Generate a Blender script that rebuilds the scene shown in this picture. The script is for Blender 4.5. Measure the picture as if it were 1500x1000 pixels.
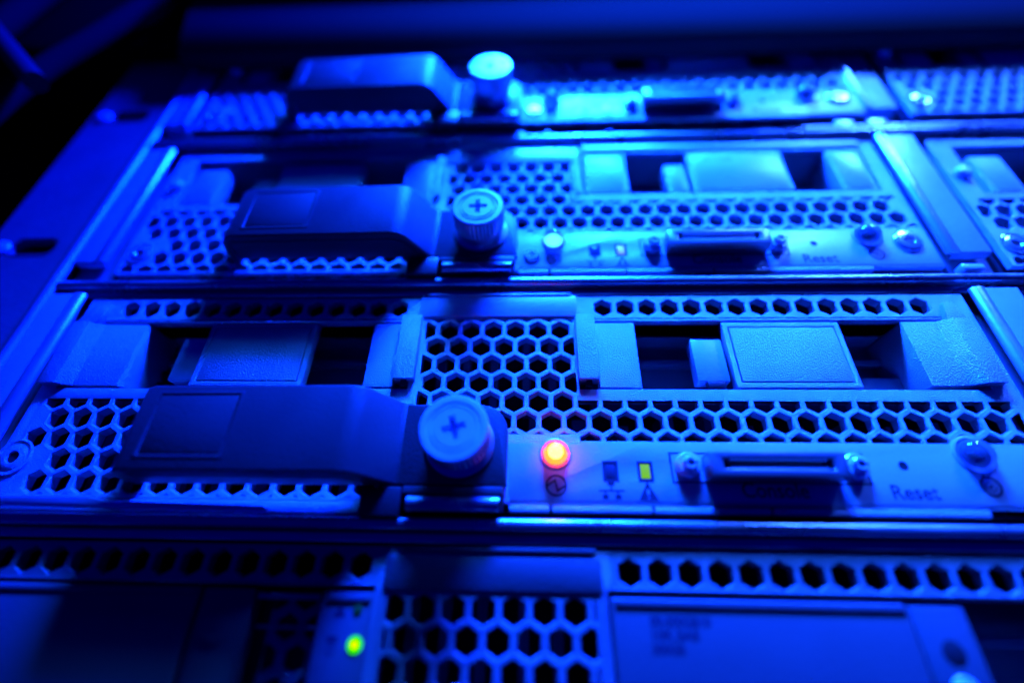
import bpy, bmesh, math, random
from mathutils import Matrix, Vector
random.seed(7)
scene = bpy.context.scene
for o in list(bpy.data.objects):
    bpy.data.objects.remove(o, do_unlink=True)
COL = scene.collection

# All coordinates below are written in "grille pitches" (one honeycomb pitch = 4.5 mm).
# x runs along the row of servers, z up the rack, -y out of the rack towards the viewer.
SC = 0.0045

# ------------------------------------------------------------------ camera
cam_d = bpy.data.cameras.new("camera")
cam = bpy.data.objects.new("camera", cam_d)
COL.objects.link(cam)
scene.camera = cam
def cam_basis(pitch, yaw, roll):
    pi_, ya, ro = (math.radians(v) for v in (pitch, yaw, roll))
    fw = Vector((math.sin(ya)*math.cos(pi_), math.cos(ya)*math.cos(pi_), math.sin(pi_)))
    rt = Vector((math.cos(ya), -math.sin(ya), 0)); up = rt.cross(fw)
    return rt*math.cos(ro)+up*math.sin(ro), -rt*math.sin(ro)+up*math.cos(ro), fw
CR, CU, CF = cam_basis(30.92724, -2.83600, 1.32296)
m = Matrix((CR, CU, -CF)).transposed().to_4x4()
m.translation = Vector((-1.7857, -17.21276, -6.59798))*SC
cam.matrix_world = m
cam_d.sensor_width = 36.0
cam_d.sensor_fit = 'HORIZONTAL'
cam_d.lens = 667.087/1500*36
cam_d.clip_start = 0.005
cam_d.clip_end = 10.0
cam_d.dof.use_dof = True
cam_d.dof.focus_distance = 18.9*SC
cam_d.dof.aperture_fstop = cam_d.lens*1e-3/(1.08*SC)
cam_d.dof.aperture_blades = 0

# ------------------------------------------------------------------ light
scene.view_settings.view_transform = 'Standard'
scene.view_settings.look = 'None'
scene.view_settings.exposure = -0.2
scene.view_settings.gamma = 1.0
w = bpy.data.worlds.new("World"); scene.world = w; w.use_nodes = True
wb = w.node_tree.nodes['Background']
wb.inputs[0].default_value = (0.0, 0.0, 1.0, 1); wb.inputs[1].default_value = 0.22

def area(name, loc, target, sx, sy, power, color):
    d = bpy.data.lights.new(name, 'AREA'); d.shape = 'ELLIPSE'
    d.size = sx*SC; d.size_y = sy*SC; d.energy = power; d.color = color
    o = bpy.data.objects.new(name, d); COL.objects.link(o)
    o.location = Vector(loc)*SC
    o.rotation_euler = (Vector(target)-Vector(loc)).to_track_quat('-Z', 'Y').to_euler()
    return o
# the blue lamp strip shining down the face of the rack from above
lamp = area("blue_rack_lamp", (7, -18.8, 62), (4, 0, 8), 24, 8, 20, (0.0, 0.005, 1.0))
lamp.data.spread = math.radians(150)
beam = area("added_cyan_beam", (3.5, -21.5, 62), (10, -2, 12), 25, 9, 2.15, (0.005, 0.125, 1.0))  # added cyan light, so green falls off faster than blue
beam.data.spread = math.radians(72)
side = area("cyan_side_beam", (50, -25.5, 62), (25, 0, 17), 18, 6, .34, (0.016, 0.085, 1.0))
side.data.spread = math.radians(38)

# ------------------------------------------------------------------ materials
def mat(name, base, rough=.5, metal=0, spec=.5, noise=None, bump=0.0, bscale=3.0, rvar=0.0, cvar=0.0,
        emit=None, estr=0, trans=0, ior=1.45, coat=0, scratch=0):
    M = bpy.data.materials.new(name); M.use_nodes = True
    nt = M.node_tree; p = nt.nodes['Principled BSDF']
    p.inputs['Base Color'].default_value = (*base, 1)
    p.inputs['Roughness'].default_value = rough
    p.inputs['Metallic'].default_value = metal
    p.inputs['Specular IOR Level'].default_value = spec
    p.inputs['IOR'].default_value = ior
    p.inputs['Transmission Weight'].default_value = trans
    p.inputs['Coat Weight'].default_value = coat
    if emit:
        p.inputs['Emission Color'].default_value = (*emit, 1)
        p.inputs['Emission Strength'].default_value = estr
    tc = nt.nodes.new('ShaderNodeTexCoord')
    def noise_n(scale, detail=3, stretch=None):
        mp = nt.nodes.new('ShaderNodeMapping')
        mp.inputs['Scale'].default_value = tuple(s/SC for s in (stretch or (1, 1, 1)))
        nt.links.new(tc.outputs['Object'], mp.inputs['Vector'])
        n = nt.nodes.new('ShaderNodeTexNoise'); n.inputs['Scale'].default_value = scale
        n.inputs['Detail'].default_value = detail
        nt.links.new(mp.outputs[0], n.inputs['Vector']); return n
    nrm = None
    if bump:
        n = noise_n(bscale, 4)
        b = nt.nodes.new('ShaderNodeBump'); b.inputs['Strength'].default_value = bump
        b.inputs['Distance'].default_value = .12*SC
        nt.links.new(n.outputs['Fac'], b.inputs['Height'])
        nt.links.new(b.outputs[0], p.inputs['Normal']); nrm = b
    if scratch:
        n = noise_n(6, 2, (.05, 1, 3))
        b = nt.nodes.new('ShaderNodeBump'); b.inputs['Strength'].default_value = scratch
        b.inputs['Distance'].default_value = .05*SC
        nt.links.new(n.outputs['Fac'], b.inputs['Height'])
        if nrm: nt.links.new(nrm.outputs[0], b.inputs['Normal'])
        nt.links.new(b.outputs[0], p.inputs['Normal'])
    if rvar:
        n = noise_n(.35, 5)
        r = nt.nodes.new('ShaderNodeMapRange')
        r.inputs['From Min'].default_value = .3; r.inputs['From Max'].default_value = .7
        r.inputs['To Min'].default_value = max(.02, rough-rvar); r.inputs['To Max'].default_value = min(1, rough+rvar)
        nt.links.new(n.outputs['Fac'], r.inputs['Value']); nt.links.new(r.outputs[0], p.inputs['Roughness'])
    if cvar:
        n = noise_n(.5, 6)
        r = nt.nodes.new('ShaderNodeMapRange')
        r.inputs['From Min'].default_value = .3; r.inputs['From Max'].default_value = .7
        r.inputs['To Min'].default_value = 1-cvar; r.inputs['To Max'].default_value = 1+cvar
        mx = nt.nodes.new('ShaderNodeVectorMath'); mx.operation = 'SCALE'
        mx.inputs[0].default_value = base
        nt.links.new(n.outputs['Fac'], r.inputs['Value']); nt.links.new(r.outputs[0], mx.inputs['Scale'])
        nt.links.new(mx.outputs[0], p.inputs['Base Color'])
    return M

PANEL = mat('textured_grey_paint', (.33, .34, .35), .36, metal=.35, spec=.6, bump=.8, bscale=19, rvar=.06, cvar=.08)
SMOOTH = mat('smooth_grey_label', (.38, .39, .40), .38, metal=.2, spec=.5, bump=.12, bscale=9, rvar=.08, cvar=.05)
GUIDE = mat('satin_grey_steel_paint', (.31, .32, .33), .46, metal=.1, spec=.35, bump=.1, bscale=5, rvar=.1, cvar=.08)
PANEL_DIM = mat('textured_paint_low_light', (.16, .165, .17), .40, metal=.3, spec=.5, bump=.5, bscale=20, rvar=.06, cvar=.06)  # panel paint for the lowest blade, weaker light put into its colour
SLED_DIM = mat('grey_cover_low_light', (.065, .067, .07), .45, metal=.1, spec=.3, bump=.12, bscale=9, rvar=.08, cvar=.05)  # lowest blade's covers and tag, light falloff darkened into the colour
EAR = mat('rack_rail_paint', (.085, .088, .092), .40, metal=.1, spec=.35, bump=.15, bscale=4, rvar=.1, cvar=.1)
HANDLE = mat('charcoal_plastic', (.027, .028, .030), .45, spec=.34, bump=.18, bscale=12, rvar=.06, cvar=.08)
DARKP = mat('black_plastic', (.012, .012, .013), .38, spec=.4, bump=.1, bscale=6, rvar=.08)
PORT = mat('dark_plated_shell', (.16, .165, .175), .34, metal=.7, rvar=.06)
RIB = mat('polished_rolled_edge', (.58, .59, .61), .36, metal=.85, rvar=.05, bump=.05, bscale=3)
POLISH = mat('polished_screw_head', (.82, .82, .83), .2, metal=.85, rvar=.04)
STEEL = mat('bright_steel', (.75, .76, .78), .31, metal=.5, bump=.03, bscale=5, rvar=.05, cvar=.05)
KNURL = mat('knurled_steel', (.42, .43, .45), .36, metal=1, rvar=.08)
RAIL = mat('brushed_rail_steel', (.30, .31, .33), .30, metal=.85, rvar=.1, scratch=.25, cvar=.1)
INNER = mat('bay_dark_metal', (.13, .135, .14), .5, metal=.1, rvar=.1, cvar=.15)
BLACK = mat('interior_black', (.010, .010, .011), .7, spec=.2)
VOIDM = mat('unlit_black', (.002, .002, .003), .9, spec=0)
INK = mat('printed_ink', (.012, .014, .03), .55, spec=.3)
GLASS = mat('clear_lens', (.96, .97, 1.0), .04, trans=.94, ior=1.46)
CORE_OFF = mat('unlit_led_core', (.06, .065, .08), .3)
AMBER_CORE = mat('amber_led_core', (.04, .02, .01), .4, spec=.1, emit=(1.0, .032, .002), estr=26)
AMBER_TIP = mat('amber_led_tip', (.04, .02, .01), .4, spec=.1, emit=(1.0, .55, .13), estr=6)
AMBER_SHELL = mat('amber_lens', (1, .62, .5), .04, spec=.2, trans=1.0, ior=1.18, emit=(1.0, .12, .16), estr=.16)
GREEN_CORE = mat('green_led_core', (.02, .1, .03), .4, spec=.1, emit=(.10, 1.0, .32), estr=2.6)
GREEN_DOT = mat('green_led', (.01, .05, .0), .5, spec=0, emit=(.03, 1.0, .0), estr=1.2)
GREEN_HOT = mat('green_led_centre', (.01, .05, .0), .5, spec=0, emit=(.9, 1.0, .0), estr=1.6)
GREEN_DIM = mat('dim_green_led', (.0, .06, .01), .3, emit=(.0, .25, .02), estr=.05)
YELLOW = mat('yellow_green_window', (.012, .02, .004), .4, spec=.04, emit=(.20, .62, .01), estr=1.0)
PALEW = mat('pale_window', (.62, .66, .7), .3, emit=(.5, .5, .8), estr=.35)
DARKW = mat('dark_window', (.035, .04, .06), .15, spec=.6)
PCB = mat('circuit_board', (.01, .06, .03), .4, cvar=.3)
CABLE = mat('cable_jacket', (.006, .006, .007), .9, spec=.0)

# ------------------------------------------------------------------ builders
class MB:
    def __init__(s): s.bm = bmesh.new()
    def quad(s, pts):
        return s.bm.faces.new([s.bm.verts.new(p) for p in pts])
    def box(s, x0, x1, y0, y1, z0, z1):
        v = [s.bm.verts.new((x, y, z)) for x in (x0, x1) for y in (y0, y1) for z in (z0, z1)]
        for f in ((0, 1, 3, 2), (4, 6, 7, 5), (0, 4, 5, 1), (2, 3, 7, 6), (0, 2, 6, 4), (1, 5, 7, 3)):
            s.bm.faces.new([v[i] for i in f])
        return s
    def prism(s, poly, a0, a1, plane='xz'):
        """extrude a 2-D outline; plane 'xz' along y, 'xy' along z, 'yz' along x"""
        def P(p, a):
            return {'xz': (p[0], a, p[1]), 'xy': (p[0], p[1], a), 'yz': (a, p[0], p[1])}[plane]
        lo = [s.bm.verts.new(P(p, a0)) for p in poly]; hi = [s.bm.verts.new(P(p, a1)) for p in poly]
        s.bm.faces.new(lo); s.bm.faces.new(hi[::-1])
        n = len(poly)
        for i in range(n):
            s.bm.faces.new((lo[i], hi[i], hi[(i+1) % n], lo[(i+1) % n]))
        return s
    def lathe(s, prof, cx, cz, n=40, knurl=None):
        """profile of (radius, y), revolved about the y axis through (cx, cz)"""
        rings = []
        for (r, y) in prof:
            if r < 1e-6:
                rings.append([s.bm.verts.new((cx, y, cz))]); continue
            ring = []
            for k in range(n):
                a = 2*math.pi*k/n; rr = r
                if knurl and knurl[0] <= y <= knurl[1]: rr = r*(1-(.07 if k % 2 else 0))
                ring.append(s.bm.verts.new((cx+rr*math.cos(a), y, cz+rr*math.sin(a))))
            rings.append(ring)
        for a, b in zip(rings, rings[1:]):
            for k in range(n):
                k2 = (k+1) % n
                if len(a) == 1 and len(b) == 1: continue
                if len(a) == 1: s.bm.faces.new((a[0], b[k], b[k2]))
                elif len(b) == 1: s.bm.faces.new((a[k], b[0], a[k2]))
                else: s.bm.faces.new((a[k], b[k], b[k2], a[k2]))
        return s
    def tube(s, pts, r, n=10):
        pts = [Vector(p) for p in pts]; prev = None; up = Vector((0, 1, .1))
        for i, p in enumerate(pts):
            t = (pts[min(i+1, len(pts)-1)]-pts[max(i-1, 0)]).normalized()
            a = t.cross(up).normalized(); b = t.cross(a)
            ring = [s.bm.verts.new(p+(a*math.cos(2*math.pi*k/n)+b*math.sin(2*math.pi*k/n))*r) for k in range(n)]
            if prev:
                for k in range(n): s.bm.faces.new((prev[k], ring[k], ring[(k+1) % n], prev[(k+1) % n]))
            else: s.bm.faces.new(ring)
            prev = ring
        s.bm.faces.new(prev[::-1]); return s
    def slab(s, rects, holes, y0, y1):
        """plate made of rectangles (x0,x1,z0,z1) with rectangular openings, one clean shell"""
        xs = sorted({v for r in rects+holes for v in r[:2]}); zs = sorted({v for r in rects+holes for v in r[2:]})
        inside = lambda x, z, L: any(r[0] < x < r[1] and r[2] < z < r[3] for r in L)
        sol = {}
        for i in range(len(xs)-1):
            for j in range(len(zs)-1):
                x, z = (xs[i]+xs[i+1])/2, (zs[j]+zs[j+1])/2
                sol[i, j] = inside(x, z, rects) and not inside(x, z, holes)
        vc = {}
        def V(i, j, k):
            key = (i, j, k)
            if key not in vc: vc[key] = s.bm.verts.new((xs[i], (y0, y1)[k], zs[j]))
            return vc[key]
        for (i, j), on in sol.items():
            if not on: continue
            s.bm.faces.new((V(i, j, 0), V(i+1, j, 0), V(i+1, j+1, 0), V(i, j+1, 0)))
            s.bm.faces.new((V(i, j, 1), V(i, j+1, 1), V(i+1, j+1, 1), V(i+1, j, 1)))
            for di, dj, a, b in ((-1, 0, (i, j), (i, j+1)), (1, 0, (i+1, j+1), (i+1, j)), (0, -1, (i+1, j), (i, j)), (0, 1, (i, j+1), (i+1, j+1))):
                if not sol.get((i+di, j+dj)):
                    s.bm.faces.new((V(*a, 0), V(*b, 0), V(*b, 1), V(*a, 1)))
        bmesh.ops.remove_doubles(s.bm, verts=s.bm.verts, dist=1e-5)
        bmesh.ops.dissolve_limit(s.bm, angle_limit=.01, verts=s.bm.verts, edges=s.bm.edges)
        return s
    def build(s, name, material, parent=None, bevel=0, seg=2, loc=None, label=None, smooth=40):
        bm = s.bm
        bmesh.ops.recalc_face_normals(bm, faces=bm.faces)
        if bevel:
            ed = [e for e in bm.edges if len(e.link_faces) == 2 and e.calc_face_angle(0) > math.radians(28)]
            bmesh.ops.bevel(bm, geom=ed, offset=bevel, segments=seg, affect='EDGES', clamp_overlap=True, profile=.5)
        bmesh.ops.scale(bm, vec=(SC, SC, SC), verts=bm.verts)
        me = bpy.data.meshes.new(name); bm.to_mesh(me); bm.free()
        if smooth:
            me.polygons.foreach_set('use_smooth', [True]*len(me.polygons))
            me.set_sharp_from_angle(angle=math.radians(smooth))
        me.materials.append(material)
        o = bpy.data.objects.new(name, me); COL.objects.link(o)
        if parent: o.parent = parent
        if loc: o.location = Vector(loc)*SC
        if label: o['label'] = label
        return o

def clip(poly, rect):
    x0, x1, z0, z1 = rect
    for ax, lim, sgn in ((0, x0, 1), (0, x1, -1), (1, z0, 1), (1, z1, -1)):
        out = []
        for i in range(len(poly)):
            a, b = poly[i], poly[(i+1) % len(poly)]
            da, db = sgn*(a[ax]-lim), sgn*(b[ax]-lim)
            if da >= 0: out.append(a)
            if (da > 0 and db < 0) or (da < 0 and db > 0):
                t = da/(da-db); out.append(tuple(a[k]+(b[k]-a[k])*t for k in range(len(a))))
        poly = out
        if len(poly) < 3: return []
    return poly

S3 = math.sqrt(3)/2
HEX = [(math.cos(math.radians(30+60*k)), math.sin(math.radians(30+60*k))) for k in range(6)]
def hexgrille(mb, rect, ox, oz, row0, hole=.452, depth=.42, open_lines=(), rows=None, skip=lambda x, z: False, y0=0.0):
    """honeycomb plate: cells of pitch 1, openings with a softened front edge, cut off straight at the frame"""
    bm = mb.bm; x0, x1, z0, z1 = rect; RC = 1/math.sqrt(3); ch = .045
    def face(pts, ys):
        if len(pts) >= 3:
            try: bm.faces.new([bm.verts.new((p[0], p[2], p[1])) for p in pts])
            except ValueError: pass
    j0, j1 = (int(math.floor((z0-oz)/S3))-1, int(math.ceil((z1-oz)/S3))+1) if rows is None else rows
    for j in range(j0, j1+1):
        cz = oz+j*S3; sh = .5*((j+row0) % 2)
        i0 = int(math.floor(x0-ox-sh))-1; i1 = int(math.ceil(x1-ox-sh))+1
        for i in range(i0, i1+1):
            cx = ox+sh+i
            solid = skip(cx, cz)
            if solid:
                face(clip([(cx+RC*a, cz+RC*b, y0) for a, b in HEX], rect), None); continue
            for k in range(6):
                a, b = HEX[k], HEX[(k+1) % 6]
                P = lambda h, r, y: (cx+r*h[0], cz+r*h[1], y)
                ro = hole+ch; ri = hole
                face(clip([P(a, RC, y0), P(b, RC, y0), P(b, ro, y0), P(a, ro, y0)], rect), None)
                face(clip([P(a, ro, y0), P(b, ro, y0), P(b, ri, y0+ch), P(a, ri, y0+ch)], rect), None)
            hp = clip([(cx+hole*a, cz+hole*b) for a, b in HEX], rect)
            for k in range(len(hp)):
                a, b = hp[k], hp[(k+1) % len(hp)]
                if math.hypot(a[0]-b[0], a[1]-b[1]) < 1e-6: continue
                on = False
                for ax, v, lo, hi in open_lines:
                    if abs(a[ax]-v) < 1e-6 and abs(b[ax]-v) < 1e-6 and lo <= a[1-ax] <= hi and lo <= b[1-ax] <= hi: on = True
                if on: continue
                f = bm.faces.new([bm.verts.new(q) for q in ((a[0], y0+ch, a[1]), (b[0], y0+ch, b[1]), (b[0], depth, b[1]), (a[0], depth, a[1]))])
    bmesh.ops.remove_doubles(bm, verts=bm.verts, dist=2e-5)

def rowgrille(mb, rect, ox, cz, xr, **kw):
    """one single row of openings"""
    hexgrille(mb, rect, ox, cz, 0, rows=(-1, 1), skip=lambda x, z: abs(z-cz) > .2 or not (xr[0] < x < xr[1]), **kw)

def thing(name, label, cat, loc=(0, 0, 0), group=None):
    o = bpy.data.objects.new(name, None); COL.objects.link(o)
    o.empty_display_size = .01
    o.location = Vector(loc)*SC; o['label'] = label; o['category'] = cat
    if group: o['group'] = group
    return o
def tag(o, label, cat, group=None):
    o['label'] = label; o['category'] = cat
    if group: o['group'] = group
    return o
def copy_tree(o, parent=None, skip=()):
    c = o.copy(); COL.objects.link(c)
    if parent is not None: c.parent = parent
    for ch in list(o.children):
        if ch.name.split('.')[0] not in skip: copy_tree(ch, c, skip)
    return c

def rounded_rect(x0, x1, z0, z1, r=(.1,)*4, n=5):
    r = r if isinstance(r, (tuple, list)) else (r,)*4   # bl, br, tr, tl
    pts = []
    for (cx, cz, a0, rr) in ((x0+r[0], z0+r[0], 180, r[0]), (x1-r[1], z0+r[1], 270, r[1]), (x1-r[2], z1-r[2], 0, r[2]), (x0+r[3], z1-r[3], 90, r[3])):
        if rr < 1e-4: pts.append((cx, cz)); continue
        for k in range(n+1):
            a = math.radians(a0+90*k/n); pts.append((cx+rr*math.cos(a), cz+rr*math.sin(a)))
    return pts

def text(body, size, x, z, y, parent, name='printed_text', width=None, bold=0.0):
    """flat print: lettering turned into a thin sheet a hair proud of the plate"""
    cu = bpy.data.curves.new(name, 'FONT'); cu.body = body; cu.size = size*SC; cu.align_x = 'CENTER'
    cu.offset = bold*SC; cu.resolution_u = 3
    t = bpy.data.objects.new('tmp_text', cu); COL.objects.link(t)
    bpy.context.view_layer.update()
    me = bpy.data.meshes.new_from_object(t.evaluated_get(bpy.context.evaluated_depsgraph_get()))
    bpy.data.objects.remove(t, do_unlink=True)
    me.name = name; me.materials.clear(); me.materials.append(INK)
    w0 = max(v.co.x for v in me.vertices)-min(v.co.x for v in me.vertices)
    kx = width*SC/w0 if width else 1
    me.transform(Matrix.Translation((x*SC, y*SC, z*SC)) @ Matrix.Rotation(math.radians(90), 4, 'X') @ Matrix.Diagonal((kx, 1, 1, 1)))
    o = bpy.data.objects.new(name, me); COL.objects.link(o); o.parent = parent
    return o

def ring_poly(mb, cx, cz, r0, r1, y, n=32, a0=0, a1=360):
    for k in range(n):
        t0, t1 = (math.radians(a0+(a1-a0)*q/n) for q in (k, k+1))
        mb.quad([(cx+r*math.cos(t), y, cz+r*math.sin(t)) for r, t in ((r0, t0), (r1, t0), (r1, t1), (r0, t1))])
def flat(mb, pts, y): mb.quad([(p[0], y, p[1]) for p in pts])

# ------------------------------------------------------------------ icons
def icon_power(par, cx, cz, y):
    mb = MB(); ring_poly(mb, cx, cz, .32, .40, y)
    flat(mb, [(cx-.34, cz+.02), (cx-.34, cz-.07), (cx-.02, cz+.16), (cx-.02, cz+.26)], y)
    flat(mb, [(cx-.02, cz+.26), (cx-.09, cz+.20), (cx+.02, cz-.26), (cx+.09, cz-.20)], y-.002)
    flat(mb, [(cx+.02, cz-.26), (cx+.02, cz-.16), (cx+.34, cz+.05), (cx+.34, cz-.05)], y-.004)
    return mb.build('power_symbol', INK, par, smooth=0)
def icon_net(par, cx, cz, y):
    mb = MB()
    for x0, x1, z0, z1 in ((-.13, .13, .22, .36), (-.03, .03, .06, .22), (-.46, .46, .0, .06), (-.26, -.20, -.1, .0), (.20, .26, -.1, .0), (-.34, -.12, -.28, -.1), (.12, .34, -.28, -.1)):
        flat(mb, [(cx+x0, cz+z0), (cx+x1, cz+z0), (cx+x1, cz+z1), (cx+x0, cz+z1)], y)
    return mb.build('network_symbol', INK, par, smooth=0)
def icon_warn(par, cx, cz, y):
    mb = MB()
    flat(mb, [(cx-.36, cz-.30), (cx-.05, cz-.30), (cx-.05, cz+.10), (cx-.05, cz+.28)], y)
    flat(mb, [(cx+.05, cz-.30), (cx+.36, cz-.30), (cx+.05, cz+.28), (cx+.05, cz+.10)], y)
    flat(mb, [(cx-.07, cz+.12), (cx+.07, cz+.12), (cx+.07, cz+.24), (cx, cz+.40), (cx-.07, cz+.24)], y)
    flat(mb, [(cx-.05, cz-.30), (cx+.05, cz-.30), (cx+.05, cz-.24), (cx-.05, cz-.24)], y)
    flat(mb, [(cx-.05, cz-.17), (cx+.05, cz-.17), (cx+.05, cz-.11), (cx-.05, cz-.11)], y)
    return mb.build('warning_symbol', INK, par, smooth=0)
def icon_target(par, cx, cz, y):
    mb = MB(); ring_poly(mb, cx, cz, .28, .37, y); ring_poly(mb, cx, cz, .15, .19, y); ring_poly(mb, cx, cz, .0001, .07, y)
    flat(mb, [(cx-.16, cz+.28), (cx-.02, cz+.28), (cx-.04, cz+.46), (cx-.14, cz+.46)], y-.002)
    return mb.build('locator_symbol', INK, par, smooth=0)

# ------------------------------------------------------------------ parts of a blade server
def dome(r, y0, h, n=8):
    pr = [(r*1.12, 0.0), (r*1.12, y0*.35), (r, y0*.4), (r, y0)]
    for k in range(1, n+1):
        a = math.pi/2*k/n; pr.append((r*math.cos(a) if k < n else 0, y0-h*math.sin(a)))
    return pr
def led(par, name, cx, cz, core, shell, r=.50, h=-.32):
    b = MB().lathe(dome(r, h, r*.75), cx, cz, 32).build(name, shell, par)
    if core is AMBER_CORE:
        c = MB().lathe([(r*.74, -.02), (r*.74, h*.70), (r*.62, h*.92), (0, h*.92)], cx, cz, 32).build('led_core', AMBER_CORE, b)
        MB().lathe([(r*.54, h*.92), (r*.54, h*1.2), (r*.46, h*1.2-.10), (r*.28, h*1.2-.17), (0, h*1.2-.19)], cx, cz, 28).build('led_tip', AMBER_TIP, b)
    else:
        MB().lathe([(r*.60, -.02), (r*.60, -.05), (0, -.055)], cx, cz, 32).build('led_core', core, b)
        if core is not GREEN_CORE: MB().lathe([(r*.30, -.05), (r*.30, h*.8), (r*.22, h*1.1), (0, h*1.15)], cx, cz, 16).build('led_post', CORE_OFF, b)
    MB().lathe([(r*1.30, -.002), (r*1.30, -.06), (r*1.16, -.09), (r*1.15, -.002)], cx, cz, 32).build('led_collar', SMOOTH, b)
    return b

def flush_screw(par, name, cx, cz, r=.72, M_=PANEL):
    o = MB().lathe([(r, -.003), (r, -.05), (r*.93, -.075), (r*.80, -.04), (r*.74, -.035), (r*.68, -.07), (r*.36, -.08), (r*.30, -.03), (r*.29, .0)], cx, cz, 40).build(name, M_, par)
    MB().lathe([(r*.30, -.012), (0, -.012)], cx, cz, 24).build('hex_socket', DARKP, o)
    return o

def panhead(par, name, cx, cz, r=.62, rec=True, y0=0.0, slot=0.3):
    s_ = MB().lathe([(r, y0+.01), (r, y0-.05), (r*.95, y0-.12), (r*.84, y0-.165), (r*.40, y0-.17), (r*.32, y0-.10), (0, y0-.08)], cx, cz, 32).build(name, POLISH, par)
    mb = MB()
    for a in (slot, slot+math.pi/2):
        dx, dz = math.cos(a), math.sin(a); L, W = r*.42, r*.10
        flat(mb, [(cx+dx*L-dz*W, cz+dz*L+dx*W), (cx+dx*L+dz*W, cz+dz*L-dx*W), (cx-dx*L+dz*W, cz-dz*L-dx*W), (cx-dx*L-dz*W, cz-dz*L+dx*W)], y0-.175-(.002 if a != slot else 0))
    mb.build('cross_recess', DARKP, s_, smooth=0)
    return s_

def cross_profile(r1, w):
    """outline of a cross recess"""
    return [(w, w), (w, r1), (-w, r1), (-w, w), (-r1, w), (-r1, -w), (-w, -w), (-w, -r1), (w, -r1), (w, -w), (r1, -w), (r1, w)]

def thumbscrew(par, cx, cz, ang):
    R = 1.22; yt = -2.2; n = 80
    body = MB().lathe([(R*.78, -.42), (R*1.07, -.43), (R*1.08, -.56), (R*.90, -.66), (R*.88, -1.0), (R*.97, -1.12), (R*1.0, -1.16),
                       (R*1.0, -2.03), (R*.985, -2.06)], cx, cz, n, knurl=(-2.04, -1.15)).build('thumbscrew', KNURL, par, smooth=25)
    pr = [(R*.985, yt+.12), (R*1.0, yt+.05), (R*.96, yt), (R*.80, yt-.005), (R*.775, yt+.05), (R*.73, yt+.05), (R*.70, yt), (R*.66, yt), (R*.635, yt+.045), (R*.61, yt+.045), (R*.585, yt-.005)]
    MB().lathe(pr, cx, cz, 64).build('screw_rim', STEEL, body, smooth=30)
    # centre disc with a real cross recess
    mb = MB(); n = 48; ro = R*.585; w_ = .125; L = .44; d = .36
    cr = cross_profile(L, w_)
    def rot(p): return (cx+p[0]*math.cos(ang)-p[1]*math.sin(ang), cz+p[0]*math.sin(ang)+p[1]*math.cos(ang))
    outer = [(ro*math.cos(2*math.pi*k/n), ro*math.sin(2*math.pi*k/n)) for k in range(n)]
    vo = [mb.bm.verts.new((rot(p)[0], yt-.005, rot(p)[1])) for p in outer]
    vi = [mb.bm.verts.new((rot(p)[0], yt-.005, rot(p)[1])) for p in cr]
    vb = [mb.bm.verts.new((rot((p[0]*.8, p[1]*.8))[0], yt+d*.7, rot((p[0]*.8, p[1]*.8))[1])) for p in cr]
    eo = [mb.bm.edges.new((vo[k], vo[(k+1) % n])) for k in range(n)]
    ei = [mb.bm.edges.new((vi[k], vi[(k+1) % 12])) for k in range(12)]
    bmesh.ops.triangle_fill(mb.bm, use_beauty=True, edges=eo+ei)
    for k in range(12): mb.bm.faces.new((vi[k], vi[(k+1) % 12], vb[(k+1) % 12], vb[k]))
    mb.bm.faces.new(vb)
    mb.build('screw_face', STEEL, body, smooth=0)
    return body

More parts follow.
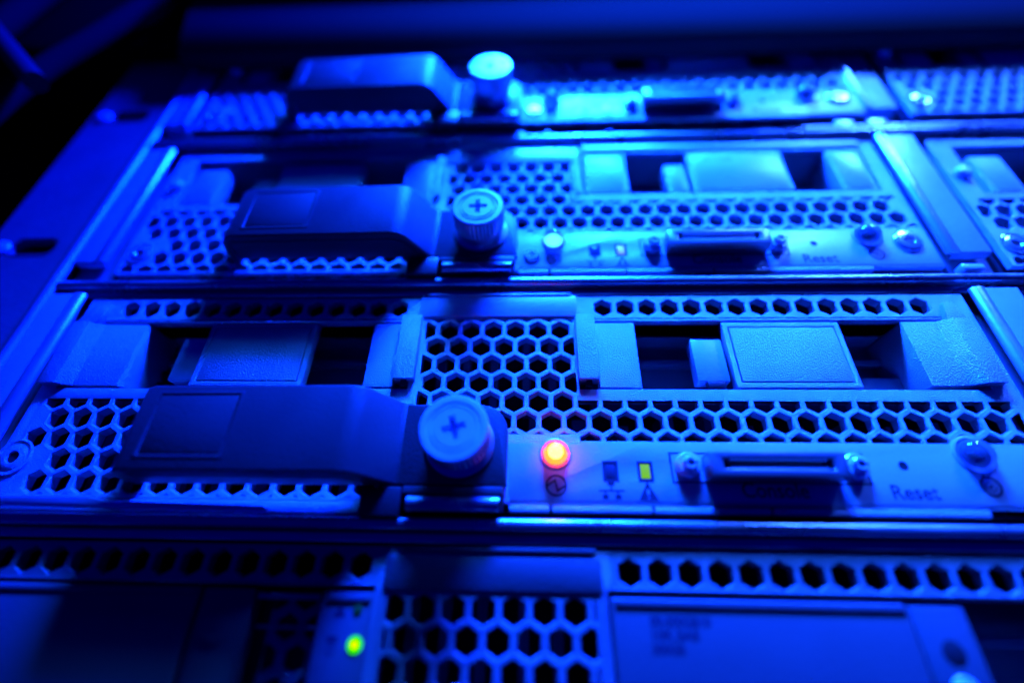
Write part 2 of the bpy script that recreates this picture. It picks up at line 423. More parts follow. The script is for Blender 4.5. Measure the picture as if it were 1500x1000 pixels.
def ejector(par, ang=.1):
    """arched pull handle, its flat foot with the captive screw, and the hinge below it"""
    zt, zb = .62, -2.62
    out = [(-16.95, -.06), (-16.92, -.9), (-16.75, -1.5), (-16.45, -1.86), (-16.05, -2.02), (-8.55, -2.12), (-8.15, -2.05), (-7.85, -1.86), (-6.95, -.55), (-6.75, -.42), (-6.5, -.42)]
    inn = [(-6.5, -.08), (-6.9, -.08), (-7.2, -.25), (-8.2, -1.55), (-8.5, -1.66), (-16.0, -1.56), (-16.35, -1.3), (-16.5, -.8), (-16.52, -.06)]
    mb = MB(); mb.prism([(p[0], p[1]) for p in out+inn], zb, zt, 'xy')
    lev = mb.build('ejector_lever', HANDLE, par, bevel=.09, seg=3)
    MB().prism([(-16.44, -.42), (-16.3, -1.5), (-15.9, -1.62), (-8.5, -1.72), (-8.1, -1.5), (-7.3, -.42)], zb-.03, zb+.25, 'xy').build('lower_skirt', HANDLE, lev, bevel=.04)
    # rounded upper corner of the foot is cut as its own plate edge
    fr = MB().slab([(-15.75, -12.45, -2.18, .36)], [(-15.6, -12.6, -2.05, .23)], -2.065, -2.0)
    bm = fr.bm
    for v in bm.verts: v.co.y += -(v.co.x+16.05)/7.5*.1+.02
    fr.build('grip_pad_frame', HANDLE, lev, bevel=.03)
    pd = MB().box(-15.55, -12.65, -2.035, -1.98, -2.0, .18)
    for v in pd.bm.verts: v.co.y += -(v.co.x+16.05)/7.5*.1
    pd.build('grip_pad', HANDLE, lev, bevel=.02)
    MB().prism([(x, z) for x, z in rounded_rect(-6.7, -2.69, zb+.02, zt-.1, (.05, .05, 1.1, .05))], -.47, -.08).build('lever_foot', HANDLE, lev, bevel=.035)
    # hinge: bracket, barrel and the dark block beside it
    MB().prism([(-.50, -2.66), (-.50, -2.92), (-.28, -3.05), (-.28, -3.42), (.3, -3.42), (.3, -2.66)], -6.45, -2.82, 'yz').build('hinge_bracket', HANDLE, lev, bevel=.03)
    hb = MB()
    rings = []
    for x in (-6.25, -2.95):
        rings.append([hb.bm.verts.new((x, -.36+.27*math.cos(a), -3.25+.27*math.sin(a))) for a in (2*math.pi*k/20 for k in range(20))])
    for k in range(20): hb.bm.faces.new((rings[0][k], rings[0][(k+1) % 20], rings[1][(k+1) % 20], rings[1][k]))
    hb.bm.faces.new(rings[0]); hb.bm.faces.new(rings[1][::-1])
    hb.build('hinge_barrel', RAIL, lev)
    MB().box(-7.95, -6.5, -.52, .2, -3.72, -2.7).build('hinge_block', DARKP, lev, bevel=.05)
    thumbscrew(par, -4.5, -1.05, ang)
    return lev

def console(par):
    """video/serial connector: recess, flanged shell, slot with two rows of contacts, two jack posts"""
    c = MB()
    c.slab([(4.55, 9.35, -2.32, -1.38)], [(5.05, 8.85, -2.02, -1.66)], -.86, -.05)
    sh = c.build('console_port', PORT, par, bevel=.07, seg=2)
    MB().box(4.95, 8.95, -.45, -.35, -2.1, -1.6).build('port_cavity', DARKP, sh)
    MB().box(5.25, 8.65, -.78, -.4, -1.87, -1.81).build('contact_tongue', DARKP, sh, bevel=.01)
    k = MB()
    for i in range(26):
        x = 5.32+i*.13
        for z0, z1 in ((-2.02, -1.97), (-1.71, -1.66)): k.box(x, x+.05, -.83, -.4, z0, z1)
    k.build('contact_pins', STEEL, sh, smooth=0)['kind'] = 'stuff'
    MB().slab([(3.38, 10.5, -2.34, -1.2)], [(3.45, 10.43, -2.29, -1.25)], -.045, .0).build('port_flange', INK, sh)
    for x in (4.0, 10.0):
        j = MB().lathe([(.46, -.0), (.46, -.30), (.40, -.36), (.28, -.36), (.27, -.52), (.21, -.58), (.13, -.58), (.12, -.4), (0, -.4)], x, -1.72, 6 if False else 24).build('jack_post', STEEL, par, smooth=30)
        MB().box(x-.26, x+.26, -.585, -.50, -1.75, -1.69).build('jack_slot', DARKP, j)

def status_strip(par, amber, pcore, wincol, y=-.03):
    """smooth label strip with lamps, windows, icons and words"""
    mb = MB()
    mb.slab([(-2.62, 17.35, -3.02, -.90), (.12, 17.35, -3.02, -.80)],
            [(.93, 1.37, -2.24, -1.62), (2.22, 2.66, -2.24, -1.62)], y, .0)
    st = mb.build('status_strip', SMOOTH, par, bevel=.018, seg=2)
    for x, M_ in ((1.15, DARKW), (2.44, wincol)):
        MB().box(x-.22, x+.22, y+.018, .02, -2.24, -1.62).build('window_well', DARKW, st)
        MB().box(x-.17, x+.17, y+.004, .01, -2.19, -1.66).build('status_window', M_, st, bevel=.03)
    MB().slab([(2.15, 2.73, -2.31, -1.55)], [(2.22, 2.66, -2.24, -1.62)], y-.012, y+.003).build('window_bezel', DARKW, st)
    MB().slab([(.86, 1.44, -2.31, -1.55)], [(.93, 1.37, -2.24, -1.62)], y-.012, y+.003).build('window_bezel', DARKW, st)
    yy = y-.006
    icon_power(st, -.88, -2.48, yy); icon_net(st, 1.13, -2.68, yy); icon_warn(st, 2.45, -2.68, yy); icon_target(st, 14.55, -2.36, yy)
    text('Console', .78, 6.98, -2.83, yy, st, width=2.35, bold=.012)
    text('Reset', .72, 11.83, -2.83, yy, st, width=1.62, bold=.012)
    MB().lathe([(.17, yy), (.16, yy+.004), (0, yy+.004)], 11.82, -1.64, 20).build('reset_hole', BLACK, st)
    led(par, 'power_led', -.88, -1.30, AMBER_CORE if amber else pcore, AMBER_SHELL if amber else GLASS, r=.47)
    led(par, 'locator_led', 14.5, -1.22, CORE_OFF, GLASS, r=.56, h=-.20)
    console(par)
    return st

def lip(par, M_=PANEL):
    """folded bottom flange, broken by short gaps"""
    for a, b in ((-2.6, -1.15), (-1.05, 2.5), (2.6, 6.6), (6.7, 14.0)):
        mb = MB().box(a, b, -.17, .12, -3.44, -3.20); mb.build('bottom_flange', PANEL, par, bevel=.06, seg=3)

def interior(par, zoff=0):
    b = MB()
    b.box(-23.2, 17.6, 5.6, 5.8, -3.3, 6.1)
    b.box(-23.2, 17.6, .4, 5.6, 6.14, 6.2); b.box(-23.2, 17.6, .4, 5.6, -3.36, -3.3)
    b.box(-23.4, -23.2, .4, 5.8, -3.3, 6.1); b.box(17.6, 17.8, .4, 5.8, -3.3, 6.1)
    b.build('housing', BLACK, par)
    q = MB(); rr = random.Random(3)
    for x in [-21.5+k*1.9 for k in range(21)]:
        if -8.5 < x < 0 or True:
            q.box(x, x+rr.uniform(.25, .8), 2.6, 3.6, -3.1, rr.uniform(-1.6, -.6))
            q.box(x+.6, x+.7+rr.uniform(.05, .5), 1.9, 3.2, -3.1+rr.uniform(.6, 2.2), rr.uniform(.3, 1.2))
    for x in (-6.2, -5.0, -3.7, -2.2, -1.0): q.box(x, x+.35, 1.7, 2.2, 1.0, 4.9)
    q.build('circuit_parts', INNER, par)
    MB().box(-6.4, 16.8, 3.6, 3.7, -3.0, .9).build('circuit_board', PCB, par)

def blade_wide(b, top_strips=True, amber=True):
    """blade with a row of round-cornered honeycomb above its bays (rows M and A)"""
    fp = MB().slab([(-23.1, 17.5, -3.12, 6.14)],
        [(-22.0, -7.05, 4.95, 6.14), (.42, 16.3, 4.95, 6.14),         # top strips
         (-22.4, -7.0, 1.42, 4.95), (.22, 16.5, 1.42, 4.95),           # bays
         (-22.6, -7.35, -3.0, .95),                                    # left lower grille
         (-6.55, .10, -.52, 4.88), (.10, 17.05, -.79, .93)], 0, .3)    # centre and right grille
    fp.build('front_panel', PANEL, b, bevel=.035, seg=2)
    g = MB()
    hexgrille(g, (-6.55, .10, -.52, 4.88), 0.0, 0.0, 0, open_lines=((0, .10, -.79, .93),))
    hexgrille(g, (.10, 17.05, -.79, .93), 0.0, 0.0, 0, open_lines=((0, .10, -.52, 4.88),), skip=lambda x, z: z < -.5 and x < .4)
    g.build('centre_grille', PANEL, b, smooth=30)
    g = MB()
    hexgrille(g, (-22.6, -7.35, -3.0, .95), .42, .06, 0, skip=lambda x, z: x < -22.1 or (x < -21.3 and z < -.9))
    g.build('left_grille', PANEL, b, smooth=30)
    g = MB(); rowgrille(g, (-22.0, -7.05, 4.95, 6.14), .06, 5.55, (-21.6, -7.5)); g.build('top_grille', PANEL, b, smooth=30)
    g = MB(); rowgrille(g, (.42, 16.3, 4.95, 6.14), .49, 5.52, (.9, 16.0)); g.build('top_grille', PANEL, b, smooth=30)
    # lips turned under each strip of honeycomb and over the lower grille
    for x0, x1 in ((-22.0, -7.05), (.42, 16.3)):
        MB().box(x0+.02, x1-.02, .02, 1.5, 4.80, 4.94).build('strip_fold', PANEL, b, bevel=.04)
    for x0, x1 in ((-21.2, -7.05), (.35, 16.2)):
        MB().box(x0, x1, .03, 1.2, 1.25, 1.455).build('bay_lip', PANEL, b, bevel=.06, seg=3)
    # the pull-out name tag between the bays, and its stepped side grips
    t = MB().prism(rounded_rect(-6.93, .30, 5.02, 6.16, .1), -.07, .05).build('name_tag', SMOOTH, b, bevel=.03)
    MB().box(-6.6, .05, -.12, .04, 6.18, 6.28).build('tag_edge', SMOOTH, t, bevel=.03)
    for x0, x1 in ((-7.62, -6.72), (.17, 1.02)):
        gr = MB().box(x0, x1, -.30, .35, 1.78, 4.98).build('side_grip', PANEL, b, bevel=.05)
        xm = (x0+x1)/2
        MB().box(xm-.12, xm+.12, -.16, .2, 1.50, 1.79).build('grip_foot', DARKP, gr)
    # bay ends that belong to the housing
    return b

def bay_liner(par, x0, x1, z0, z1, name='bay_liner'):
    m_ = MB()
    m_.box(x0, x1, 3.0, 3.1, z0, z1)
    m_.box(x0, x1, .35, 3.0, z1, z1+.05); m_.box(x0, x1, .35, 3.0, z0-.05, z0)
    m_.box(x0-.05, x0, .35, 3.0, z0, z1); m_.box(x1, x1+.05, .35, 3.0, z0, z1)
    o = m_.build(name, INNER, par)
    MB().box(x0+.2, x1-.2, 1.9, 2.4, z0+(z1-z0)*.62, z0+(z1-z0)*.72).build('bay_shelf', INNER, o, bevel=.05)
    return o

def inset_cover(par, name, x0, x1, z0, z1, y=.0, M_=PANEL, th=.45, bev=.03):
    c = MB().slab([(x0, x1, z0, z1)], [(x0+.22, x1-.22, z0+.22, z1-.22)], y, y+th).build(name, M_, par, bevel=bev)
    MB().box(x0+.27, x1-.27, y-.015, y+th*.8, z0+.27, z1-.27).build('face_panel', M_, c, bevel=.03)
    MB().box(x0+.2, x1-.2, y+.12, y+th*.9, z0+.2, z1-.2).build('panel_backing', DARKP, c)
    return c

def carrier_M(base, left, label):
    t = thing('drive_carrier', label, 'drive carrier', base, 'drive carriers in the server bays')
    if not left:
        MB().box(1.05, 2.78, .0, .5, 1.5, 4.68).build('latch_plate', PANEL, t, bevel=.035)
        MB().box(5.2, 6.55, .28, .9, 1.92, 3.98).build('release_tab', SMOOTH, t, bevel=.06)
        MB().box(5.55, 6.3, .2, .5, 1.62, 1.9).build('tab_foot', DARKP, t, bevel=.03)
        inset_cover(t, 'drive_cover', 6.62, 11.62, 1.52, 4.68, .0)
        MB().prism([(14.33, .02), (15.78, .02), (16.26, -.30), (17.02, -.30), (17.02, .02), (17.3, .35), (16.4, .5), (16.4, 2.4), (14.33, 2.4)], 1.62, 4.70, 'xy').build('end_cover', PANEL, t, bevel=.03)
        MB().prism([(16.1, 4.70), (17.02, 4.70), (16.7, 5.6), (16.32, 5.6)], -.22, .2).build('end_cover_top', PANEL, t, bevel=.05)
        MB().box(11.7, 14.3, 1.3, 1.5, 1.6, 2.6).build('carrier_rail', INNER, t, bevel=.03)
    else:
        MB().box(-8.93, -7.66, .0, .5, 1.52, 4.68).build('latch_plate', PANEL, t, bevel=.035)
        MB().box(-17.85, -16.65, .28, .9, 1.95, 4.1).build('release_tab', SMOOTH, t, bevel=.06)
        inset_cover(t, 'drive_cover', -16.55, -11.6, 1.55, 4.72, .0)
        MB().prism([(-23.05, -.30), (-22.3, -.30), (-21.75, .02), (-19.75, .02), (-19.62, .15), (-19.62, 2.0), (-22.3, 2.0), (-22.3, .35), (-23.05, .02)], 1.56, 4.70, 'xy').build('end_cover', PANEL, t, bevel=.03)
        MB().prism([(-23.05, 4.70), (-22.0, 4.70), (-21.75, 5.75), (-22.5, 5.85)], -.22, .2).build('end_cover_top', PANEL, t, bevel=.05)
        tb = MB()
        for k, zz in enumerate((2.3, 2.9, 3.5)):
            tb.tube([(-20.6+q*.55, 1.8+.25*math.sin(q*.7), zz-.35*math.sin(q*.55+.2)-.08*q) for q in range(9)], .26, 8)
        tb.build('cable_bundle', CABLE, t)
    MB().box(*((1.0, 16.2) if not left else (-21.5, -7.7)), 2.5, 2.7, 1.5, 4.8).build('carrier_back', INNER, t)
    return t

# ------------------------------------------------------------------ blade M: the sharp one with the amber lamp
M = thing('blade_server', 'grey blade server with the glowing amber lamp, sharpest and nearest full one', 'server', (0, 0, 0))
blade_wide(M)
bay_liner(M, -22.3, -7.72, 1.44, 4.80); bay_liner(M, 1.05, 16.45, 1.44, 4.80)
interior(M)
status_strip(M, True, None, YELLOW)
ejector(M, ang=.25)
lip(M)
flush_screw(M, 'panel_screw', -22.45, -1.62, .74)
mb = MB().prism([(-21.8, -3.16), (-18.0, -3.16), (-17.3, -3.32), (-11.3, -3.42), (-11.3, -3.60), (-17.4, -3.56), (-21.6, -3.5)], -.62, -.25).build('bottom_spring', RIB, M, bevel=.09, seg=3)
MB().box(-22.4, -8.0, -.12, .25, -3.62, -3.16).build('bottom_edge', PANEL, M, bevel=.05)

# ------------------------------------------------------------------ blades with a plain top rail (rows S and T)
def blade_plain(b):
    fp = MB().slab([(-23.1, 17.4, -3.12, 6.24)],
        [(-22.0, -7.15, 1.68, 5.55), (.82, 16.55, 2.06, 5.52),
         (-22.9, -7.35, -3.02, 1.32), (-6.60, .25, -.56, 4.72), (.25, 17.2, -.60, 1.62)], 0, .3)
    fp.build('front_panel', PANEL, b, bevel=.045, seg=2)
    g = MB(); ox = .51
    hexgrille(g, (-6.60, .25, -.56, 4.72), ox, .03, 0, open_lines=((0, .25, -.6, 1.62),))
    hexgrille(g, (.25, 17.2, -.60, 1.62), ox, .03, 0, open_lines=((0, .25, -.56, 4.72),), skip=lambda x, z: (x > 16.8 and z > .5) or x > 17.1 or (z < -.5 and x < 1.2))
    g.build('centre_grille', PANEL, b, smooth=30)
    g = MB(); hexgrille(g, (-22.9, -7.35, -3.02, 1.32), .38, .45, 0, skip=lambda x, z: x < -22.7 or (x < -21.6 and -2.6 < z < -.7))
    g.build('left_grille', PANEL, b, smooth=30)
    MB().box(.84, 16.53, .03, 1.2, 1.9, 2.09).build('bay_lip', PANEL, b, bevel=.06, seg=3)
    MB().box(-21.98, -7.17, .03, 1.2, 1.5, 1.71).build('bay_lip', PANEL, b, bevel=.06, seg=3)
    MB().box(.95, 16.6, -.08, .05, 5.72, 6.16).build('top_fold', SMOOTH, b, bevel=.05)
    t = MB().prism(rounded_rect(-6.95, .70, 4.82, 5.95, .18), -.07, .05).build('name_tag', SMOOTH, b, bevel=.04)
    sg = MB().prism([(.36, 4.8), (.72, 4.8), (.72, 2.2), (.42, 2.2), (.30, 3.0)], -.12, .05).build('side_grip', PANEL, b, bevel=.04)
    MB().box(-7.35, -6.95, -.25, .3, 2.0, 5.2).build('side_grip', PANEL, b, bevel=.05)
    bay_liner(b, -22.0, -7.2, 1.74, 5.52); bay_liner(b, .84, 16.5, 2.10, 5.50)
    interior(b)
    return b

def carrier_S(base, left, label):
    t = thing('drive_carrier', label, 'drive carrier', base, 'drive carriers in the server bays')
    def framed(name, x0, x1, z0, z1, y=.0):
        c = MB().prism(rounded_rect(x0, x1, z0, z1, .14), y, y+.8).build(name, PANEL, t, bevel=.05, seg=3)
        MB().prism(rounded_rect(x0+.2, x1-.2, z0+.16, z1-.28, .08), y-.03, y+.1).build('face_panel', SMOOTH, c, bevel=.025)
        return c
    if not left:
        framed('latch_plate', 1.0, 3.35, 2.2, 5.42)
        framed('release_tab', 5.45, 6.6, 2.25, 4.5, .1)
        c = framed('drive_cover', 6.82, 12.1, 2.2, 5.44)
        text('A03-D300', .40, 8.5, 4.62, -.036, c, width=1.7)
        framed('end_cover', 14.6, 16.4, 2.1, 5.40)
        MB().box(14.62, 14.9, .8, 2.6, 2.2, 5.3).build('end_cover_web', INNER, t)
    else:
        framed('end_cover', -21.5, -19.8, 1.75, 4.62)
        MB().lathe([(.42, .02), (.42, -.12), (.30, -.30), (0, -.36)], -22.4, 3.25, 24).build('end_stud', STEEL, t)
        framed('drive_cover', -16.6, -11.7, 1.75, 5.0)
        framed('release_tab', -17.9, -16.8, 1.8, 3.9, .1)
        framed('latch_plate', -9.2, -7.4, 1.72, 5.2, .05)
    MB().box(*((1.0, 16.2) if not left else (-21.5, -7.5)), 2.5, 2.7, 1.9, 5.4).build('carrier_back', INNER, t)
    return t

SO = (.21, 0, 10.90); TO = (.37, -.5, 21.97); AO = (-.05, 0, -10.75)
S = thing('blade_server', 'blade server with sharp knurled screw and faint green lamp, above the amber-lamp server', 'server', SO)
blade_plain(S); status_strip(S, False, GREEN_CORE, PALEW); ejector(S, ang=.02); lip(S)
panhead(S, 'panel_screw', 16.28, -1.58, .66); flush_screw(S, 'panel_screw', -22.3, -1.8, .66, POLISH)
panhead(S, 'flange_screw', -1.95, -2.2, .42)

def move(o, loc): o.location = Vector(loc)*SC; return o
T = move(copy_tree(S, skip=()), TO)
T['label'] = 'blurred topmost server with its screw head blazing white in the light'
for ch in T.children:
    if ch.name.startswith('power_led'):
        for g in ch.children:
            if g.name.startswith('led_core'):
                g.data = g.data.copy(); g.data.materials[0] = CORE_OFF
        ch.data = ch.data.copy()
DX = 43.5
S2 = move(copy_tree(S), (SO[0]+DX, SO[1], SO[2])); S2['label'] = 'server cut off by the right frame edge, level with the faint green lamp'
T2 = move(copy_tree(T, skip=('ejector_lever', 'thumbscrew')), (TO[0]+DX-.3, TO[1], TO[2])); T2['label'] = 'blurred server in the top right corner with one white screw at its left end'

# ------------------------------------------------------------------ blade A: lowest, closed drives
A = thing('blade_server', 'lowest server, cut off by the bottom edge, with a round green lamp', 'server', AO)
fp = MB().slab([(-23.1, 17.5, -3.12, 6.12)],
    [(-22.0, -6.95, 4.98, 6.12), (.88, 17.2, 4.98, 6.12), (-22.4, -7.0, 1.2, 4.90), (.75, 17.2, 1.2, 4.90), (-6.55, .36, -.52, 4.70)], 0, .3)
fp.build('front_panel', PANEL_DIM, A, bevel=.045)
g = MB(); hexgrille(g, (-6.55, .36, -.52, 4.70), .17, -.08, 0); g.build('centre_grille', PANEL_DIM, A, smooth=30)
g = MB(); rowgrille(g, (-22.0, -6.95, 4.98, 6.12), .35, 5.52, (-21.6, -7.4)); g.build('top_grille', PANEL_DIM, A, smooth=30)
g = MB(); rowgrille(g, (.88, 17.2, 4.98, 6.12), .55, 5.42, (1.2, 17.0)); g.build('top_grille', PANEL_DIM, A, smooth=30)
t = MB().prism(rounded_rect(-6.75, .62, 4.80, 5.84, .16), -.07, .05).build('name_tag', SLED_DIM, A, bevel=.04)
MB().box(-6.3, .45, -.12, .04, 6.0, 6.14).build('tag_edge', SLED_DIM, t, bevel=.03)
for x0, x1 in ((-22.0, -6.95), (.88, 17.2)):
    MB().box(x0+.02, x1-.02, -.02, .3, 4.90, 4.975).build('strip_fold', PANEL_DIM, A, bevel=.02)
interior(A)
bay_liner(A, -22.3, -7.2, 1.3, 4.85); bay_liner(A, .8, 17.1, 1.3, 4.85)
# right closed drive
DR = thing('drive_carrier', 'closed drive front with blurred printed lines, bottom right', 'drive carrier', AO, 'drive carriers in the server bays')
MB().box(.82, 10.1, -.10, 1.2, 1.0, 4.70).build('drive_cover', SLED_DIM, DR, bevel=.10, seg=3)
MB().box(.95, 10.0, -.16, -.06, 4.44, 4.66).build('cover_ridge', SLED_DIM, DR, bevel=.04)
rr_ = MB().prism([(10.18, -.02), (10.5, -.16), (11.55, -.16), (11.9, .02), (11.9, 1.2), (10.18, 1.2)], 1.0, 4.64, 'xy').build('side_rail', SLED_DIM, DR, bevel=.05)
MB().lathe([(.34, -.165), (.33, -.170), (0, -.170)], 10.95, 3.42, 28).build('rail_hole', BLACK, rr_)
MB().lathe([(.42, -.165), (.36, -.21), (.15, -.24), (0, -.24)], 10.9, 2.45, 28).build('rail_button', STEEL, rr_)
for zz, s_, xx, ww in ((4.02, '00-300GB10', 2.95, 1.9), (3.66, '10K SAS', 2.72, 1.45), (3.28, '300GB', 2.48, 1.0)):
    text(s_, .40, xx, zz-.08, -.106, DR, width=ww, bold=.02)
# left closed drive
DL = thing('drive_carrier', 'closed dark drive front, bottom left, beside the round green lamp', 'drive carrier', AO, 'drive carriers in the server bays')
MB().box(-22.2, -12.95, -.10, 1.2, 1.0, 4.78).build('drive_cover', SLED_DIM, DL, bevel=.08, seg=3)
MB().box(-22.1, -13.05, -.16, -.06, 4.55, 4.72).build('cover_ridge', SLED_DIM, DL, bevel=.04)
sr = MB().prism([(-12.85, -.02), (-12.5, -.14), (-11.45, -.14), (-11.1, .04), (-11.1, 1.2), (-12.85, 1.2)], 1.0, 4.74, 'xy').build('side_rail', SLED_DIM, DL, bevel=.05)
MB().lathe([(.50, -.145), (.40, -.22), (.15, -.25), (0, -.25)], -12.05, 3.55, 28).build('rail_button', SLED_DIM, sr)
# open part beside it: vents and bars
MB().box(-10.9, -8.9, .55, .62, 1.2, 4.7).build('vent_backing', BLACK, DL)
g = MB(); hexgrille(g, (-10.5, -8.9, 1.2, 4.55), .1, .2, 0, hole=.40, y0=.35, depth=.5); g.build('inner_vent', INNER, DL, smooth=30)
vb = MB().box(-10.8, -8.85, .05, .2, 3.62, 3.70).build('vent_bar', INNER, DL, bevel=.02)
MB().box(-10.95, -8.8, -.02, .3, 4.45, 4.62).build('vent_bar', INNER, DL, bevel=.04)
# lamp plate of the lowest server
lp = MB().box(-8.72, -6.98, -.06, .4, 1.0, 4.70).build('lamp_plate', SLED_DIM, A, bevel=.06)
MB().box(-8.5, -7.05, -.12, -.02, 4.42, 4.60).build('plate_ridge', SLED_DIM, lp, bevel=.03)
mb = MB(); flat(mb, [(-8.25, 3.98), (-7.82, 3.98), (-8.03, 4.34)], -.066); mb.build('warning_symbol', INK, lp, smooth=0)
mb = MB(); flat(mb, [(-8.30, 3.28), (-7.95, 3.28), (-7.95, 3.46), (-8.30, 3.46)], -.066); ring_poly(mb, -8.12, 3.08, .10, .15, -.066); mb.build('power_symbol', INK, lp, smooth=0)
gl = MB().lathe([(.245, -.055), (.245, -.09), (.16, -.12), (.10, -.125)], -7.36, 3.24, 28).build('green_led', GREEN_DOT, lp)
MB().lathe([(.10, -.125), (.06, -.13), (0, -.132)], -7.36, 3.24, 28).build('led_centre', GREEN_HOT, gl)
MB().lathe([(.15, -.055), (.15, -.09), (.08, -.11), (0, -.11)], -7.44, 4.20, 24).build('unlit_led', GREEN_DIM, lp)
led(A, 'power_led', -4.05, 1.86, CORE_OFF, GLASS, r=.32, h=-.2)

# ------------------------------------------------------------------ drive carriers of the other rows
carrier_M((0, 0, 0), False, 'sharp carrier with pale square cover, right bay of the amber-lamp server')
carrier_M((0, 0, 0), True, 'carrier half in shadow, left bay of the amber-lamp server')
cs = carrier_S(SO, False, 'bright carrier with small grey print, right bay of the faint-green-lamp server')
cl = carrier_S(SO, True, 'shadowed carrier behind the second handle, left bay of the faint-green-lamp server')
c = move(copy_tree(cs), TO); c['label'] = 'unlit carrier in the dark right bay of the topmost server'
c = move(copy_tree(cl), TO); c['label'] = 'unlit carrier in the dark left bay of the topmost server'
c = move(copy_tree(cl), (SO[0]+DX, SO[1], SO[2])); c['label'] = 'bright carrier end at the right frame edge, beyond the column divider'
c = move(copy_tree(cl), (TO[0]+DX-.3, TO[1], TO[2])); c['label'] = 'unlit carrier in the dark top right corner'

# ------------------------------------------------------------------ chassis: rails, dividers
CH = thing('server_chassis', 'steel chassis of bright cross rails and upright guides holding the blurred and sharp servers', 'chassis', (0, 0, 0))
def rail(z, y=-.12):
    prof = [(y-.30+.30*(1-math.cos(a)), z+.24*math.sin(a)) for a in [math.radians(-90+180*k/8) for k in range(9)]]
    # rounded nose, then flat shelf behind it
    nose = [(y-.18*math.cos(math.radians(-90+180*k/8)), z+.22*math.sin(math.radians(-90+180*k/8))) for k in range(9)]
    MB().prism(nose+[(y+5.5, z+.22), (y+5.5, z-.22)], -25.2, 62, 'yz').build('cross_rail', RAIL, CH)
    MB().box(-25.2, 62, y+.25, y+.6, z-.62, z-.26).build('rail_underlip', RAIL, CH, bevel=.05)
for z in (-3.88, SO[2]-3.93, TO[2]-3.9): rail(z)
MB().box(-25.2, 62, -.35, 3, TO[2]-4.45, TO[2]-4.2).build('cross_rail', RAIL, CH, bevel=.08, seg=3)
def guide(x0, x1, z0, z1, rib_side, y=-.22):
    gd = MB().box(x0, x1, y, .3, z0, z1).build('upright_guide', GUIDE, CH, bevel=.08, seg=3)
    xr = x0-.05 if rib_side < 0 else x1+.05
    prof = [(xr+.34*math.cos(a), y+.12-.30*math.sin(a)) for a in [math.pi*k/8 for k in range(9)]]
    MB().prism(prof, z0-.02, z1-.05, 'xy').build('guide_rib', RIB, gd, bevel=.04)
for oz in (AO[2], 0, SO[2], TO[2]):
    yo = -.2 if oz == TO[2] else 0
    guide(-25.15, -23.75, oz-2.55, oz+6.38, 1, -.22+yo)
    guide(18.15, 19.9, oz-2.50, oz+6.36, -1, -.22+yo)
    guide(18.15+DX, 19.9+DX, oz-2.50, oz+6.36, -1, -.22+yo)
    MB().box(17.75, 20.1, .45, 5, oz-3.4, oz+6.4).build('divider_core', INNER, CH)
    MB().box(-25.3, -23.3, .45, 5, oz-3.4, oz+6.4).build('divider_core', INNER, CH)
for oz, x in ((SO[2]-3.35, 18.45), (TO[2]-3.5, 18.3), (TO[2]-3.55, 16.4)):
    MB().box(x-.45, x+.55, -.32, .2, oz-.22, oz+.12).build('stop_tab', STEEL, CH, bevel=.08, seg=3)

# rack upright with slots on the far left
ER = thing('rack_upright', 'slotted rack mounting upright along the left edge', 'rack upright', (-28, 0, 0))
e0 = MB(); holes = []
for z in (-1.8, 9.5, 20.9):
    holes.append([(-.72+.5*math.cos(a), z+.5*math.sin(a)) for a in [math.radians(90+180*k/12) for k in range(13)]] +
                 [(.72+.5*math.cos(a), z+.5*math.sin(a)) for a in [math.radians(-90+180*k/12) for k in range(13)]])
loops = [[(-2.6, -14), (2.35, -14), (2.35, 34), (-2.6, 34)]]+holes
edges = []
for lp_ in loops:
    f_ = [e0.bm.verts.new((p[0], -.15, p[1])) for p in lp_]; b_ = [e0.bm.verts.new((p[0], .25, p[1])) for p in lp_]
    for k in range(len(lp_)):
        k2 = (k+1) % len(lp_); edges.append(e0.bm.edges.new((f_[k], f_[k2])))
        e0.bm.faces.new((f_[k], f_[k2], b_[k2], b_[k]))
bmesh.ops.triangle_fill(e0.bm, use_beauty=True, edges=edges)
e0 = e0.build('upright_face', EAR, ER, smooth=0)
for hl in holes:
    rg = MB()
    for k in range(len(hl)):
        a, b = hl[k], hl[(k+1) % len(hl)]; cz_ = sum(p[1] for p in hl)/len(hl)
        g_ = lambda p, q: (p[0]*(1+q*.12), -.15-(.035 if q else -.06), cz_+(p[1]-cz_)*(1+q*.2))
        rg.quad([g_(a, 0), g_(b, 0), g_(b, 1), g_(a, 1)])
    rg.build('slot_rim', EAR, ER)
pf = [(2.35+.22+.26*math.cos(a), -.10-.30*math.sin(a)) for a in [math.pi*k/8 for k in range(9)]]
MB().prism(pf, -14, 34, 'xy').build('rolled_edge', RIB, ER)
MB().box(-2.7, -2.5, -.1, 6, -14, 34).build('upright_flange', EAR, ER)
for z in (-1.8, 9.5, 20.9):
    MB().lathe([(.50, -.16), (.46, -.26), (.30, -.34), (0, -.37)], -1.75, z-.1, 24).build('rivet', STEEL, ER)

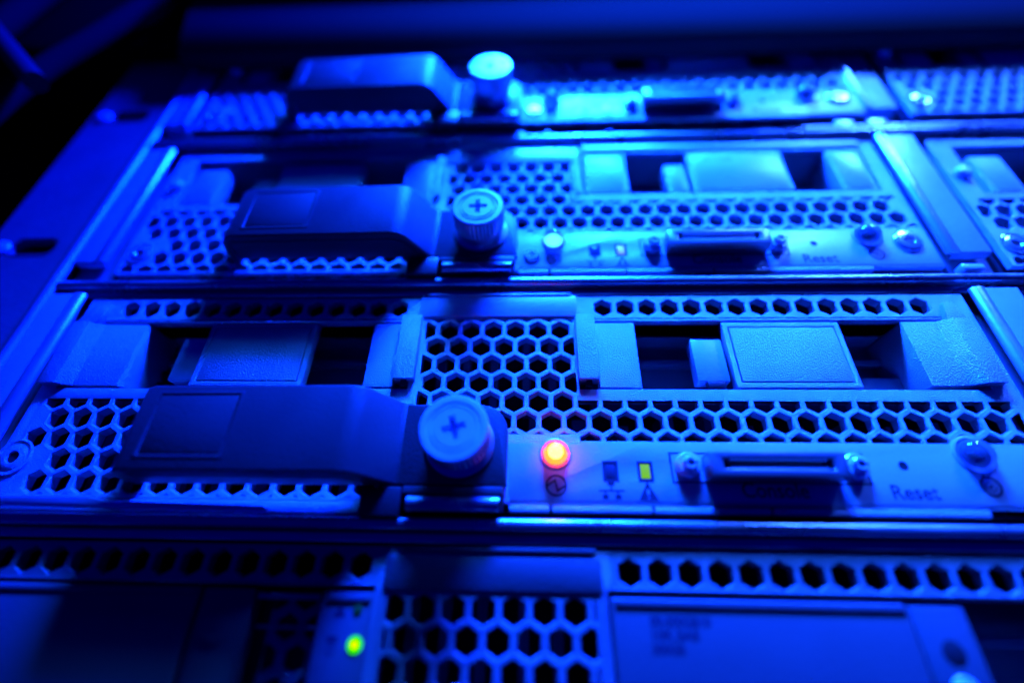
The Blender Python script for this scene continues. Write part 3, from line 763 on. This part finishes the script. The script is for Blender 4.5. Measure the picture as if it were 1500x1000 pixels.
# equipment above: a dark bar across the rack that throws the top servers into shade
EQ = thing('equipment_bar', 'dark out of focus equipment bar crossing above the topmost server', 'rack equipment', (10, -1.9, 24.9))
MB().prism([(.1, 0), (-.5, 1.4), (-1.0, 3.6), (-1.1, 5.45), (1.2, 5.45), (1.2, 0)], -35.5, 55, 'yz').build('bar_front', mat('dark_bar_paint', (.022, .022, .024), .95, spec=.0), EQ, bevel=.3, seg=4)
BX = MB().box(-60, -26.2, -1.4, 3, 27.4, 44).build('shade_box', VOIDM, None, bevel=.5)  # added box that keeps lamp light off the top left
tag(BX, 'black cable duct filling the dark top left corner', 'light-blocking box')
# next device up, its front carried forward to shade the bar below
UP = MB().box(-26, 66, -4.0, 6, 30.4, 60).build('upper_device', VOIDM, None, bevel=.2)
tag(UP, 'black unlit device above the equipment bar at the top edge', 'rack equipment')

# cables and a latch lever left of the upright
def cable(pts, r, label, name='cable', M_=CABLE, cat='cable', grp='cables left of the rack'):
    P = []
    for i in range(len(pts)-1):
        for k in range(8):
            t_ = k/8; p0 = Vector(pts[max(i-1, 0)]); p1 = Vector(pts[i]); p2 = Vector(pts[i+1]); p3 = Vector(pts[min(i+2, len(pts)-1)])
            P.append(.5*((2*p1)+(p2-p0)*t_+(2*p0-5*p1+4*p2-p3)*t_*t_+(3*p1-p0-3*p2+p3)*t_**3))
    P.append(Vector(pts[-1]))
    o = MB().tube(P, r, 12).build(name, M_, None)
    tag(o, label, cat, grp); return o
cable([(-32.4, -3, 13.5), (-31.6, -3.1, 20.0), (-29.9, -3, 25.5), (-28.0, -2.9, 32)], .62, 'thick dark cable slanting up behind the short rod, top left')
cable([(-38.6, -3.0, 22), (-38.0, -3.0, 26), (-37.6, -3.0, 32), (-37.0, -3, 38)], .8, 'upper dark cable crossing the extreme top left corner')
rod = MB().tube([(-38.0, -4.2, 26.6), (-28.7, -4.2, 17.7)], .55, 18).build('latch_rod', BLACK, None)
tag(rod, 'short blurred rod pointing down right, top left of the picture', 'latch rod')

# dark rear of the cabinet
bw = MB().box(-90, 110, 8, 8.5, -40, 90).build('back_wall', VOIDM); bw['kind'] = 'structure'
